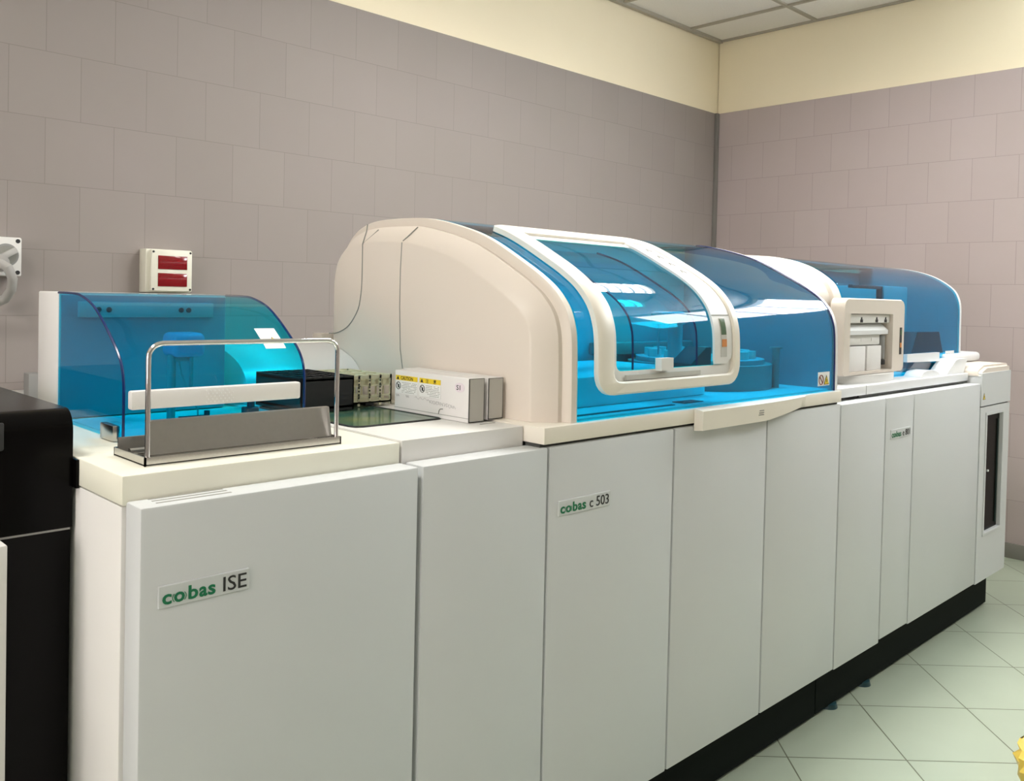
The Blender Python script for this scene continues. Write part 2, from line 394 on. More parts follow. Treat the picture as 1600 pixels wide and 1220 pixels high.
# ------------------------------------------------------------------ shared pieces
ZD = 1.10           # deck height
ZTOP = 1.059; ZBOT = .184
def door(par, x0, x1, y0=0.0, z1=ZTOP, z0=ZBOT, name='door', m='paint'):
    return mk(name, box(B(), x0+.003, x1-.003, y0, .058, z0, z1, .004), m, par)
def plaque(par, x0, x1, word, z0=.904, z1=.938):
    """raised maker's plate with a green word and a black model name"""
    p = mk('name_plate', box(B(), x0, x1, -.003, .002, z0, z1, .001, 1), 'paint', par)
    h = z1-z0; L = x1-x0; y = -.0034; zb = z0+h*.15
    def fit(t, bo, xa, xb, zlo, zhi):
        g = text_bm(t, .03, bo, 1, (0, y, 0))
        X = [v.co.x for v in g.verts]; Z = [v.co.z for v in g.verts]; a, c, e, f = min(X), max(X), min(Z), max(Z)
        for v in g.verts: v.co.x = xa+(v.co.x-a)*(xb-xa)/(c-a); v.co.z = zlo+(v.co.z-e)*(zhi-zlo)/(f-e)
        return g
    k = 1 if word == 'ISE' else .84
    bm = B(); xh = zb+h*.46
    for t, a, b, top in (('c', .039, .135, xh), ('o', .161, .274, xh), ('b', .313, .417, zb+h*.64), ('a', .430, .517, xh), ('s', .527, .609, xh)):
        merge(bm, fit(t, .0007, x0+L*k*a, x0+L*k*b, zb, top))
    oc = (x0+L*k*.2175, (zb+xh)/2); rx = L*k*.072; rz = h*.26
    for sgn in (-1, 1):
        tube(bm, [(oc[0]+sgn*rx*math.cos(math.radians(a)), y, oc[1]+rz*math.sin(math.radians(a))) for a in range(-42, 43, 7)], h*.018, 5)
    mk('green_lettering', bm, 'green', p)
    bm = fit(word, .0001, x0+L*(.696 if k == 1 else .585), x0+L*.965, zb, zb+h*.68)
    mk('black_lettering', bm, 'ink', p)
    return p
def warning(par, x, y, z, s, plane='xz'):
    """yellow warning triangle with black outline on a front face"""
    def P(u, v, d): return (x+u*s, y-d, z+v*s) if plane == 'xz' else (x-d, y-u*s, z+v*s)
    bm = B(); tri = [(-.5, 0), (.5, 0), (0, .88)]
    loft(bm, [[P(u, v, 0.0002) for u, v in tri], [P(u, v, .0008) for u, v in tri]]); o = mk('warning_triangle', bm, 'ink', par)
    bm = B(); c = (0, .29); tr2 = [(c[0]+(u-c[0])*.78, c[1]+(v-c[1])*.78) for u, v in tri]
    loft(bm, [[P(u, v, 0.0006) for u, v in tr2], [P(u, v, .0012) for u, v in tr2]]); mk('yellow_field', bm, 'yellow', o)
    bm = B(); r = [(-.05, .2), (.05, .2), (.07, .5), (-.07, .5)]
    loft(bm, [[P(u, v, 0.001) for u, v in r], [P(u, v, .0016) for u, v in r]]); mk('symbol', bm, 'ink', o)

# ------------------------------------------------------------------ ISE analyser unit
ise = thing('analyzer_unit', (.26, .45, 0), 'white analyzer cabinet under the small blue hood at the near end of the row', 'laboratory analyzer')
mk('cabinet_body', box(B(), .0, .524, .066, .86, .13, 1.050, .003), 'cool', ise)
mk('plinth', box(B(), .004, .524, .06, .85, .012, ZBOT-.002), 'kick', ise)
mk('counter', box(B(), -.001, .522, .061, .88, 1.0515, 1.0975, .0025), 'deck', ise)
d = door(ise, 0, .524)
mks('vent_slot', [box(B(), .034, .155, yy-.0024, yy+.0024, 1.0588, 1.0594) for yy in (.020, .036, .050)], 'seam', d)
plaque(d, .030, .177, 'ISE')
# hood
HP = smooth_prof([(.360, 1.0985), (.359, 1.13), (.359, 1.17), (.360, 1.206), (.368, 1.235), (.388, 1.262), (.426, 1.291), (.473, 1.323), (.526, 1.351), (.591, 1.368), (.640, 1.372), (.728, 1.3725)], 50)
hx0, hx1 = .113, .492
hood = mk('hood', shell(B(), HP, hx0, hx1, .004), 'blue', ise, label='translucent blue hood')
mks('hood_edge', [tube(B(), [(xx, y, z) for y, z in offset_open(HP, .002)], .0026, 6) for xx in (hx0, hx1)], 'navy', hood)
inner = offset_open(HP, .0045)
for xx in (hx0+.001,):
    mk('side_pane', prism(B(), inner + [(.728, 1.0985)], 'x', xx, xx+.003), 'blue', hood)
# white grip strip
mk('grip', box(B(), .118, .470, .338, .357, 1.159, 1.194, .004), 'cool', hood)
bm = B()
for r in range(5):
    for c in range(7): cyl(bm, (.262+c*.0085+(r % 2)*.004, .3385, 1.165+r*.0055), (.262+c*.0085+(r % 2)*.004, .3368, 1.165+r*.0055), .0016, 6)
mk('braille_dots', bm, 'sticker', hood)
# warning sticker lying on the curve of the hood
def on_prof(prof, s, d=0):
    acc = 0
    for a, b in zip(prof, prof[1:]):
        l = math.hypot(b[0]-a[0], b[1]-a[1])
        if acc+l >= s:
            t = (s-acc)/l; nx, nz = -(b[1]-a[1])/l, (b[0]-a[0])/l
            return (a[0]+(b[0]-a[0])*t+nx*d, a[1]+(b[1]-a[1])*t+nz*d)
        acc += l
    return prof[-1]
def prof_len(prof): return sum(math.hypot(b[0]-a[0], b[1]-a[1]) for a, b in zip(prof, prof[1:]))
def patch(prof, loop, d0, d1, ring=None, N=None):
    """plate that follows the hood curve: loop is (x, s); ring = inner loop for a frame"""
    bm = B()
    if ring is None:
        N = N or 48
        # grid fill: slice by s for accuracy
        ss = [p[1] for p in loop]; s0, s1 = min(ss), max(ss); xs = [p[0] for p in loop]; n = max(6, int((s1-s0)/.012))
        rows = []
        import itertools
        for k in range(n+1):
            s = s0+(s1-s0)*k/n; hit = []
            s = min(max(s, s0+1e-5), s1-1e-5)
            for a, b in zip(loop, loop[1:]+loop[:1]):
                if (a[1]-s)*(b[1]-s) < 0: hit.append(a[0]+(b[0]-a[0])*(s-a[1])/(b[1]-a[1]))
            if len(hit) >= 2: rows.append((s, min(hit), max(hit)))
        secs = []
        for s, xa, xb in rows:
            y0, z0 = on_prof(prof, s, d0); y1, z1 = on_prof(prof, s, d1)
            secs.append([(xa, y0, z0), (xb, y0, z0), (xb, y1, z1), (xa, y1, z1)])
        return loft(bm, secs)
    N = 160; A = resample(loop, N); Bq = resample(ring, N)
    # align start
    def place(p, d): y, z = on_prof(prof, p[1], d); return (p[0], y, z)
    mid = [((a[0]+b[0])/2, (a[1]+b[1])/2) for a, b in zip(A, Bq)]
    secs = [[place(p, d0) for p in A], [place(p, d1*.75+d0*.25) for p in A],
            [place((a[0]*.85+b[0]*.15, a[1]*.85+b[1]*.15), d1) for a, b in zip(A, Bq)],
            [place((a[0]*.15+b[0]*.85, a[1]*.15+b[1]*.85), d1) for a, b in zip(A, Bq)],
            [place(p, d1*.75+d0*.25) for p in Bq], [place(p, d0) for p in Bq]]
    rs = [[bm.verts.new(p) for p in s] for s in secs]
    for a, b in zip(rs, rs[1:]+rs[:1]):
        for k in range(N): bm.faces.new((a[k], a[(k+1) % N], b[(k+1) % N], b[k]))
    return bm
def s_at_z(prof, zz):
    acc = 0
    for a, b in zip(prof, prof[1:]):
        l = math.hypot(b[0]-a[0], b[1]-a[1])
        if a[1] <= zz <= b[1]: return acc+l*(zz-a[1])/(b[1]-a[1])
        acc += l
s0 = s_at_z(HP, 1.262); s1 = s_at_z(HP, 1.302)
st = mk('warning_label', patch(HP, [(.415, s0), (.462, s0), (.462, s1), (.415, s1)], .0003, .0012), 'sticker', hood)
tl = [(.433, s0+.016), (.452, s0+.016), (.4425, s0+.036)]
mk('warning_triangle', patch(HP, tl, .001, .0018), 'ink', st)
tl = [(.4355, s0+.0175), (.4495, s0+.0175), (.4425, s0+.033)]
mk('yellow_field', patch(HP, tl, .0016, .0024), 'yellow', st)
# white housing behind the hood
mk('rear_housing', box(B(), hx0-.001, hx1+.002, .730, .862, 1.0985, 1.3725, .003), 'cool', ise)
mk('inner_back', box(B(), hx0+.005, hx1-.002, .7255, .7295, 1.100, 1.366), 'inside', ise)  # grey sheet added before the white housing to darken the view through the hood
rail = mk('mounting_rail', box(B(), .15, .455, .714, .7252, 1.318, 1.352, .002), 'cableg', ise)
mks('screw', [cyl(B(), (xx, .717, 1.335), (xx, .712, 1.335), .006, 12) for xx in (.19, .212, .375, .393)], 'darkmetal', rail)
# probe mechanism inside
mech = mk('probe_head', box(B(), .300, .372, .575, .645, 1.235, 1.288, .012, 3), 'bluebox', ise)
bm = B(); box(bm, .303, .347, .592, .606, 1.225, 1.236); cyl(bm, (.305, .6, 1.0985), (.305, .6, 1.24), .009); cyl(bm, (.345, .59, 1.13), (.345, .59, 1.24), .004)
tube(bm, [(.318, .60, 1.24), (.322, .59, 1.20), (.335, .58, 1.16), (.352, .57, 1.12), (.353, .57, 1.10)], .002, 6)
mk('probe_column', bm, 'grey', mech)
bm = B(); box(bm, .285, .345, .50, .512, 1.108, 1.116, .002); cyl(bm, (.288, .506, 1.0985), (.288, .506, 1.116), .007, 12); cyl(bm, (.343, .506, 1.0985), (.343, .506, 1.125), .006, 12)
box(bm, .228, .262, .47, .49, 1.0985, 1.106, .002)
mk('wash_arm', bm, 'darkmetal', ise)
bm = B(); box(bm, .395, .425, .43, .455, 1.0985, 1.135, .003); cyl(bm, (.41, .44, 1.13), (.41, .44, 1.148), .008, 12)
mk('fluid_block', bm, 'darkmetal', ise)
# side bracket at the foot of the hood
mk('hinge_bracket', box(B(), .098, .1115, .372, .437, 1.0985, 1.128, .002), 'steel', ise)
mk('deck_plate', box(B(), .13, .47, .40, .70, 1.0978, 1.0995), 'white_b', ise)

# ------------------------------------------------------------------ steel rack tray with wire loop
tr = thing('wire_loop_tray', (.24, .175, 1.0975), 'stainless steel tray with a tall wire loop in front of the small blue hood', 'tray')
tx0, tx1, ty0, ty1 = .052, .421, .110, .240
bm = B()
box(bm, tx0, tx1, ty0, ty1, 1.0990, 1.1010)
for a in ((tx0, tx1, ty0, ty0+.003), (tx0, tx0+.003, ty0, ty1), (tx1-.003, tx1, ty0, ty1), (tx0, tx1, ty1-.003, ty1)): box(bm, *a, 1.0980, 1.1125)
mk('base_tray', bm, 'steel', tr)
mk('rear_lip', box(B(), tx0+.004, tx1-.004, ty1-.010, ty1-.004, 1.1012, 1.129, .001), 'steel_dark', tr)
mks('guide_rod', [cyl(B(), (tx0+.012, ty1-.036, 1.108), (tx1-.012, ty1-.036, 1.108), .006, 12), cyl(B(), (tx0+.022, ty1-.078, 1.106), (tx1-.022, ty1-.078, 1.106), .004, 12)], 'steel', tr)
pl = B(); prism(pl, [(.128, 1.1125), (.131, 1.1125), (.141, 1.164), (.147, 1.165), (.147, 1.167), (.138, 1.166)], 'x', tx0+.014, tx1-.01)
mk('front_plate', pl, 'steel_dark', tr)
bm = B()
pts = [(tx0+.007, .117, 1.1015), (tx0+.007, .117, 1.27)]
for k in range(1, 8): a = math.radians(180-90*k/8); pts.append((tx0+.007+.022+.022*math.cos(a), .117, 1.272+.022*math.sin(a)))
pts += [(tx0+.03, .117, 1.2945), (tx1-.03, .117, 1.2945)]
for k in range(1, 8): a = math.radians(90-90*k/8); pts.append((tx1-.007-.022+.022*math.cos(a), .117, 1.272+.022*math.sin(a)))
pts += [(tx1-.007, .117, 1.27), (tx1-.007, .117, 1.1015)]
tube(bm, pts, .0042, 12); mk('wire_loop', bm, 'chrome', tr, label='polished wire loop')
mks('screw', [cyl(B(), (xx+.005, ty1-.056, 1.101), (xx+.005, ty1-.056, 1.108), .005, 10) for xx in (tx0+.008, tx1-.02)], 'chrome', tr)

# ------------------------------------------------------------------ c 503 analyser unit
c5 = thing('analyzer_unit', (1.4, .45, 0), 'long white analyzer cabinet under the largest blue dome in the middle of the row', 'laboratory analyzer')
mk('cabinet_body', box(B(), .5275, 2.270, .066, .95, .13, 1.050, .003), 'cool', c5)
mk('plinth', box(B(), .5275, 2.270, .06, .94, .012, ZBOT-.002), 'kick', c5)
bm = B(); prism(bm, [(.527, .061), (.858, .061), (.858, .935), (.527, .935)], 'z', 1.0515, ZD)
mk('rack_counter', bm, 'cool', c5)
mk('counter', box(B(), .8605, 2.268, -.002, .95, 1.0665, ZD+.003, .002), 'light', c5)
mk('counter_gap', box(B(), .8615, 2.267, .012, .056, 1.0592, 1.0663), 'gap', c5)
for x0, x1 in ((.529, .8785), (.8785, 1.343), (1.343, 1.803), (1.803, 2.271)):
    dd = door(c5, x0, x1)
    if abs(x0-.8785) < .01: plaque(dd, .910, 1.088, 'c 503')
# pull handle: bulging lip
xa, xb = 1.424, 2.02; N = 24; secs = []
for k in range(N+1):
    t = k/N; x = xa+(xb-xa)*t; out = .026*(1-max(0, (t-.45)/.55)**2) if t > .45 else .026
    zb = 1.047+(.022*max(0, (t-.55)/.45))
    secs.append([(x, -.0025, zb), (x, -.0025-out, zb+.003), (x, -.0025-out-.002*1, 1.100), (x, -.0025, ZD+.0045)])
mk('pull_handle', loft(B(), secs), 'light', c5)
bm = B()
for k in range(3): box(bm, 1.70+.002*k, 1.728, -.0305, -.0295, 1.068+k*.006, 1.0705+k*.006)
mk('handle_mark', bm, 'seam', c5)
# small slot near the cartons
mk('counter_slot', box(B(), .80, .845, .135, .139, ZD-.001, ZD+.0006), 'seam', c5)
# dome profile (y, z), front-bottom to back-bottom
DP = [(.012, 1.1035), (.0125, 1.15), (.013, 1.20), (.016, 1.29), (.024, 1.33), (.040, 1.366), (.075, 1.405), (.118, 1.435), (.168, 1.463), (.29, 1.524), (.393, 1.558), (.52, 1.585), (.62, 1.592), (.74, 1.592)]
DPs = smooth_prof(DP, 80, 1)
FULL = smooth_prof(DP + [(.82, 1.580), (.88, 1.552), (.925, 1.502), (.945, 1.44), (.948, 1.38), (.948, 1.1035)], 120, 1)
def capsec(x, inset): 
    L = offset_open(FULL, inset)
    L[0] = (L[0][0], 1.1035); L[-1] = (L[-1][0], 1.1035)
    return [(x, y, z) for y, z in L]
cap = mk('end_cap', loft(B(), [capsec(.898, .072), capsec(.901, .066), capsec(.938, .030), capsec(.944, .0245), capsec(.955, .0235), capsec(.958, .006), capsec(.962, .0005), capsec(.978, .0), capsec(.984, .003), capsec(.985, .012)]), 'plastic', c5, smooth=28)
def seam_path(pts, r=.0016): return tube(B(), pts, r, 6)
mk('panel_seam', seam_path([(.8978, .718, 1.575), (.8975, .722, 1.555), (.8972, .740, 1.520)] + [(.8975, y, z) for y, z in smooth_prof([(.740, 1.52), (.740, 1.417), (.746, 1.37), (.759, 1.335), (.802, 1.292), (.859, 1.270), (.90, 1.267)], 24)]), 'seam', cap)
bm = B(); tube(bm, [(.8978, .562, 1.520), (.8975, .566, 1.45), (.8975, .566, 1.35), (.8975, .560, 1.24), (.8978, .549, 1.19)], .0014, 6)
tube(bm, [(.9008, .562, 1.524), (.922, .553, 1.546), (.936, .545, 1.562)], .0016, 6); mk('panel_seam', bm, 'seam', cap)
bm = B(); tube(bm, [(.9008, .738, 1.524), (.922, .728, 1.546), (.936, .72, 1.562)], .0016, 6); mk('panel_seam', bm, 'seam', cap)
mk('rear_base', box(B(), .8985, .955, .94, .992, 1.1035, 1.264, .004), 'plastic', c5)
# the hood
sh = [p for p in DPs if p[0] < .56 or p[1] < 1.5]
def holed_shell(prof, xs, hole_i, s0, s1, th):
    bm = B(); acc = [0]
    for a, b in zip(prof, prof[1:]): acc.append(acc[-1]+math.hypot(b[0]-a[0], b[1]-a[1]))
    V = [[bm.verts.new((x, *p)) for p in prof] for x in xs]
    for i in range(len(xs)-1):
        for j in range(len(prof)-1):
            if i == hole_i and s0 < (acc[j]+acc[j+1])/2 < s1: continue
            bm.faces.new((V[i][j], V[i+1][j], V[i+1][j+1], V[i][j+1]))
    for v in [v for v in bm.verts if not v.link_faces]: bm.verts.remove(v)
    bmesh.ops.recalc_face_normals(bm, faces=bm.faces)
    bmesh.ops.solidify(bm, geom=bm.faces[:], thickness=th)
    return bm
dome = mk('hood', holed_shell(sh, [.985, 1.085, 1.600, 2.244], 1, .090, .610, .003), 'blue', c5, label='large translucent blue dome')
tl_ = len(sh)
mk('hood_edge', tube(B(), [(2.2445, y, z) for y, z in offset_open(sh, .002)], .0035, 6), 'navy', dome)
# roof strip and rear shell in white
rearp = [p for p in FULL if p[0] >= .545 and p[1] > 1.1]
mk('rear_shell', shell(B(), rearp, .985, 2.262, .006), 'white_b', c5)
mk('end_rim', shell(B(), offset_open(FULL, -.001), 2.246, 2.262, .012), 'white_b', c5, label='thin white rim at the right end of the dome')
# door in the dome: frame, lip, pane, control strip
fo = rrect(1.035, 1.637, .056, .655, (.052, .052, .07, .02)); fi = rrect(1.092, 1.604, .086, .600, (.022, .022, .05, .012))
win = mk('access_door', patch(DPs, fo, .002, .020, ring=fi), 'light', c5, label='white framed door in the blue dome')
lipo = rrect(1.088, 1.607, .083, .603, (.022, .022, .05, .012)); lipi = rrect(1.110, 1.560, .111, .575, (.014, .002, .03, .008))
mk('inner_lip', patch(DPs, lipo, .003, .0085, ring=lipi), 'cool', win)
gl = rrect(1.108, 1.520, .109, .577, (.014, .002, .03, .008))
mk('door_pane', patch(DPs, gl, .004, .0075), 'blue2', win)
cp = rrect(1.516, 1.602, .113, .599, (.004, .03, .045, .004))
cpo = mk('control_strip', patch(DPs, cp, .0065, .014), 'cool', win)
bm = patch(DPs, [(1.517, .2385), (1.600, .2385), (1.600, .2415), (1.517, .2415)], .0135, .0148); mk('strip_seam', bm, 'seam', cpo)
bm = patch(DPs, [(1.546, .131), (1.574, .131), (1.574, .232), (1.546, .232)], .0135, .0152); sl = mk('slot_recess', bm, 'card_end', cpo)
mk('green_label', patch(DPs, [(1.549, .190), (1.571, .190), (1.571, .230), (1.549, .230)], .015, .0165), M['greenpad'], sl)
mk('orange_label', patch(DPs, [(1.550, .158), (1.572, .158), (1.572, .178), (1.550, .178)], .015, .0165), 'orange', sl)
for k in range(4):
    bm = B(); s = .40+k*.045
    y, z = on_prof(DPs, s, .0145); y2, z2 = on_prof(DPs, s+.016, .0145)
    tube(bm, [(1.553, y, z), (1.559, (y+y2)/2-.001, (z+z2)/2+.001), (1.562, y2, z2)], .0012, 5)
    tube(bm, [(1.562, y2, z2), (1.575, y, z)], .0012, 5)
    mk('icon', bm, 'seam', cpo)
mk('latch', patch(DPs, [(1.262, .106), (1.312, .106), (1.312, .137), (1.262, .137)], .006, .026), 'cool', win)
bm = patch(DPs, [(1.14, .088), (1.45, .088), (1.45, .100), (1.14, .100)], .005, .014); mk('ledge', bm, 'card_end', win)
# inner shield seen through the pane
ish = [p for p in offset_open(DPs, .042) if p[1] > 1.19 and p[0] < .42]
ins = mk('inner_shield', shell(B(), ish, 1.235, 1.515, .003), 'blue2', c5)
mks('shield_edge', [tube(B(), [(xx, y, z) for y, z in ish], .0028, 6) for xx in (1.235, 1.515)], 'navy', ins)
# interior of the dome
mk('inner_deck', box(B(), .99, 2.24, .03, .93, 1.1035, 1.108), 'white_b', c5)
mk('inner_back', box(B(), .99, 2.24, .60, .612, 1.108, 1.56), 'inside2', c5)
mk('shade_end_panel', prism(B(), offset_open(sh, .006)+[(.60, sh[-1][1]-.006), (.60, 1.1085)], 'x', 2.236, 2.240), 'inside', c5)  # added panel that darkens the view through the right end of the dome
mk('inner_step', box(B(), 1.02, 1.72, .16, .56, 1.108, 1.185, .004), 'white_b', c5)
dk = mk('reagent_disk', cyl(B(), (1.985, .36, 1.108), (1.985, .36, 1.185), .235, 48), 'grey', c5)
mk('disk_cover', cyl(B(), (1.985, .36, 1.185), (1.985, .36, 1.200), .21, 48), 'tealbox', dk)
mks('reagent_cap', [cyl(B(), (1.985+.16*math.cos(a), .36+.16*math.sin(a), 1.2), (1.985+.16*math.cos(a), .36+.16*math.sin(a), 1.225), .022, 12) for a in [2*math.pi*k/12 for k in range(12)]], 'cool', dk)
bm = B(); cyl(bm, (2.12, .155, 1.108), (2.12, .155, 1.235), .012, 16); cyl(bm, (2.12, .155, 1.235), (2.12, .155, 1.24), .02, 16)
mk('post', bm, 'grey', c5)
bm = B(); cyl(bm, (1.76, .30, 1.108), (1.76, .30, 1.33), .022, 20); box(bm, 1.66, 1.79, .275, .325, 1.31, 1.35, .01); cyl(bm, (1.675, .30, 1.22), (1.675, .30, 1.31), .003, 8)
mk('probe_arm', bm, 'tealbox', c5)
bm = B(); prism(bm, [(1.60, 1.186), (1.70, 1.186), (1.70, 1.25), (1.675, 1.25), (1.60, 1.205)], 'y', .13, .2)
mk('inner_wedge', bm, 'darkmetal', c5)
mk('inner_rail', box(B(), 1.70, 2.22, .545, .598, 1.20, 1.24, .004), 'grey', c5)
mk('inner_slot', box(B(), 1.03, 1.42, .055, .068, 1.1082, 1.1098), 'darkmetal', c5)
mk('inner_slot', box(B(), 1.47, 1.56, .06, .10, 1.1082, 1.1098), 'darkmetal', c5)
# stickers at lower right of the dome
sx0, sx1 = 2.128, 2.206
st = mk('caution_label', patch(DPs, [(sx0, .020), (sx1, .020), (sx1, .064), (sx0, .064)], .0003, .0012), 'sticker', dome)
warning(st, sx0+.055, .0105, 1.127, .034)
bm = B(); tube(bm, [(sx0+.02+.014*math.cos(a*math.pi/8), .0105, 1.143+.015*math.sin(a*math.pi/8)) for a in range(17)], .0014, 5)
tube(bm, [(sx0+.011, .0105, 1.153), (sx0+.029, .0105, 1.133)], .0014, 5); mk('prohibition_ring', bm, 'red', st)
# rounded white cover left of the cap, behind the racks
CP = smooth_prof([(.722, 1.101), (.722, 1.13), (.735, 1.165), (.770, 1.198), (.822, 1.220), (.885, 1.236), (.93, 1.240)], 30)
mk('rounded_cover', prism(B(), CP+[(.93, 1.101)], 'x', .552, .8965), 'white_b', c5)
# green glass lid in the rack counter
gp = rrect(.546, .782, .247, .66, (.02, .004, .01, .01))
lid = mk('glass_lid', prism(B(), gp, 'z', ZD+.0002, ZD+.0022), 'greenpad', c5, label='dark green glass lid')
bm = B(); A = resample(gp, 80)
tube(bm, [(x, y, ZD+.0018) for x, y in A+A[:1]], .0022, 6); mk('lid_gasket', bm, 'ink', lid)

# ------------------------------------------------------------------ e 801 analyser unit
e8 = thing('analyzer_unit', (3.1, .45, 0), 'white analyzer cabinet at the far end with a narrow smoked window', 'laboratory analyzer')
mk('cabinet_body', box(B(), 2.2755, 3.998, .066, .95, .13, 1.050, .003), 'cool', e8)
mk('plinth', box(B(), 2.2755, 3.955, .06, .94, .012, ZBOT-.002), 'kick', e8)
mk('counter', box(B(), 2.272, 3.598, .050, .95, 1.066, 1.0985, .0025), 'white_b', e8)
mk('counter_gap', box(B(), 2.52, 3.59, .052, .060, 1.0592, 1.0657), 'gap', e8)
mk('counter_seam', box(B(), 2.570, 2.573, .0495, .0515, 1.066, 1.0985), 'seam', e8)
for x0, x1, z0 in ((2.272, 2.626, ZBOT-.004), (2.626, 2.879, ZBOT+.006), (2.879, 3.606, ZBOT)):
    dd = door(e8, x0, x1, z1=1.0555, z0=z0)
    if abs(x0-2.626) < .01: plaque(dd, 2.668, 2.843, 'e 801')
# tower at the right end
tw = mk('end_tower', box(B(), 3.607, 3.998, -.003, .36, .957, 1.1, .0), 'paint', e8)
bm = B()
prism(bm, [(3.602, 1.0985), (3.602, 1.088), (4.002, 1.088), (4.002, 1.118), (3.994, 1.128), (3.98, 1.132), (3.68, 1.132), (3.62, 1.116), (3.606, 1.108)], 'y', .002, .40)
bmesh.ops.bevel(bm, geom=[e for e in bm.edges if all(v.co.y < .01 for v in e.verts) and max(v.co.z for v in e.verts) > 1.1], offset=.012, segments=3, affect='EDGES')
mk('tower_lid', bm, 'plastic', tw)
warning(tw, 3.640, -.0032, .985, .033)
mk('tower_gap', box(B(), 3.607, 3.985, .004, .06, .9515, .9565), 'gap', e8)
# lower tower door with dark glass
bm = B()
x0, x1, z0, z1 = 3.609, 3.998, ZBOT-.004, .951
gx0, gx1, gz0, gz1 = 3.690, 3.905, .392, .912
box(bm, x0, gx0, -.001, .058, z0, z1); box(bm, gx1, x1, -.001, .058, z0, z1); box(bm, gx0, gx1, -.001, .058, z0, gz0); box(bm, gx0, gx1, -.001, .058, gz1, z1)
td = mk('tower_door', bm, 'paint', e8)
bm = B(); t = .014
for b in ((gx0-t, gx1+t, gz0-t, gz0), (gx0-t, gx1+t, gz1, gz1+t), (gx0-t, gx0, gz0, gz1), (gx1, gx1+t, gz0, gz1)): box(bm, b[0], b[1], -.005, -.001, b[2], b[3], .0015, 1)
mk('pane_frame', bm, 'paint', td)
M['steel'] = M['steel']; M['smoke'] = mat('smoked_glass', (.006, .005, .004), .25, spec=.03)
gp_ = mk('glass_pane', box(B(), gx0, gx1, .012, .018, gz0, gz1), 'smoke', td, label='narrow smoked glass window')
mk('inner_rail', box(B(), gx1-.03, gx1-.022, .006, .011, gz0+.02, gz1-.03), 'dark', gp_)
mk('lock', box(B(), gx0+.062, gx0+.074, .006, .0115, .655, .663), 'sticker', gp_)
# e 801 dome
EP = [(.150, 1.0990), (.150, 1.15), (.151, 1.30), (.152, 1.378), (.160, 1.422), (.186, 1.467), (.254, 1.514), (.33, 1.543), (.413, 1.560), (.49, 1.567), (.62, 1.573), (.76, 1.574)]
EPs = smooth_prof(EP, 80, 1); EF = smooth_prof(EP+[(.84, 1.565), (.89, 1.54), (.93, 1.49), (.945, 1.42), (.945, 1.0990)], 120, 1)
def esec(x, inset):
    L = offset_open(EF, inset); L[0] = (L[0][0], 1.0990); L[-1] = (L[-1][0], 1.0990); return [(x, y, z) for y, z in L]
mk('end_cap', loft(B(), [esec(2.290, .05), esec(2.30, .02), esec(2.34, .008), esec(2.46, .006), esec(2.50, .012), esec(2.515, .012), esec(2.525, .001), esec(2.575, .0), esec(2.590, .004), esec(2.592, .012)]), 'plastic', e8, smooth=30)
esh = [p for p in EPs if p[0] < .56 or p[1] < 1.5]
ed = mk('hood', shell(B(), esh, 2.592, 3.765, .004), 'blue', e8, label='translucent blue dome of the far unit')
mk('rear_shell', shell(B(), [p for p in EF if p[0] >= .55 and p[1] > 1.1], 2.592, 3.785, .006), 'white_b', e8)
mk('end_rim', shell(B(), offset_open(EF, -.001), 3.768, 3.787, .014), 'white_b', e8)
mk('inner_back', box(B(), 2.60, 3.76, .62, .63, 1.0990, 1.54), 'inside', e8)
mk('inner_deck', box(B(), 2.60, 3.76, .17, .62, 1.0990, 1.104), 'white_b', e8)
mk('shade_end_panel', prism(B(), offset_open(esh, .006)+[(.62, esh[-1][1]-.006), (.62, 1.1045)], 'x', 3.755, 3.759), 'inside', e8)  # likewise added to deepen the tone at the end of the far hood
bm = B(); box(bm, 3.22, 3.47, .27, .50, 1.20, 1.468, .006); mk('inner_housing', bm, 'tealbox', e8)
bm = B(); cyl(bm, (3.195, .28, 1.104), (3.195, .28, 1.46), .012, 16); box(bm, 2.92, 3.21, .27, .29, 1.452, 1.466, .003); mk('gantry', bm, 'darkmetal', e8)
bm = B(); prism(bm, [(3.29, 1.104), (3.752, 1.104), (3.66, 1.272), (3.41, 1.272)], 'y', .20, .262); mk('shade_block', bm, 'darkmetal', e8)  # added block imitating a dark reflected or shadowed patch in the hood
mk('grip', patch(EPs, [(3.14, .052), (3.49, .050), (3.49, .088), (3.14, .088)], .001, .016), 'white_b', ed)
st = mk('caution_label', patch(EPs, [(3.60, .050), (3.705, .050), (3.705, .090), (3.60, .090)], .0003, .0012), 'sticker', ed)
mks('symbol', [box(B(), xx, xx+.010, .1475, .1485, 1.156, 1.178) for xx in (3.613, 3.638, 3.663, 3.686)], 'seam', st)
# white access module in front of the far dome, on its plinth
pts = [(2.775+.275*math.cos(a*math.pi/24), .205+.125*math.sin(a*math.pi/24)*(1 if a > 24 else .2)) for a in range(48)]
mod = mk('module_plinth', loft(B(), [[(x, y, 1.0990) for x, y in pts], [(x, y, 1.128) for x, y in pts], [(2.775+(x-2.775)*.985, .205+(y-.205)*.97, 1.1285) for x, y in pts]]), 'cool', e8)
mx0, mx1, my = 2.490, 3.022, .100
bm = B(); fo = rrect(mx0, mx1, 1.130, 1.408, (.005, .02, .03, .03), 6); fi = rrect(mx0+.05, mx1-.115, 1.1405, 1.352, (.002, .002, .004, .004), 6)
A = resample(fo, 120); Bq = resample(fi, 120)
secs = [[(x, my+.052, z) for x, z in A], [(x, my+.008, z) for x, z in A], [(x, my, z) for x, z in [(a[0]*.93+b[0]*.07, a[1]*.93+b[1]*.07) for a, b in zip(A, Bq)]],
        [(x, my, z) for x, z in Bq], [(x, my+.052, z) for x, z in Bq]]
rs = [[bm.verts.new(p) for p in s] for s in secs]
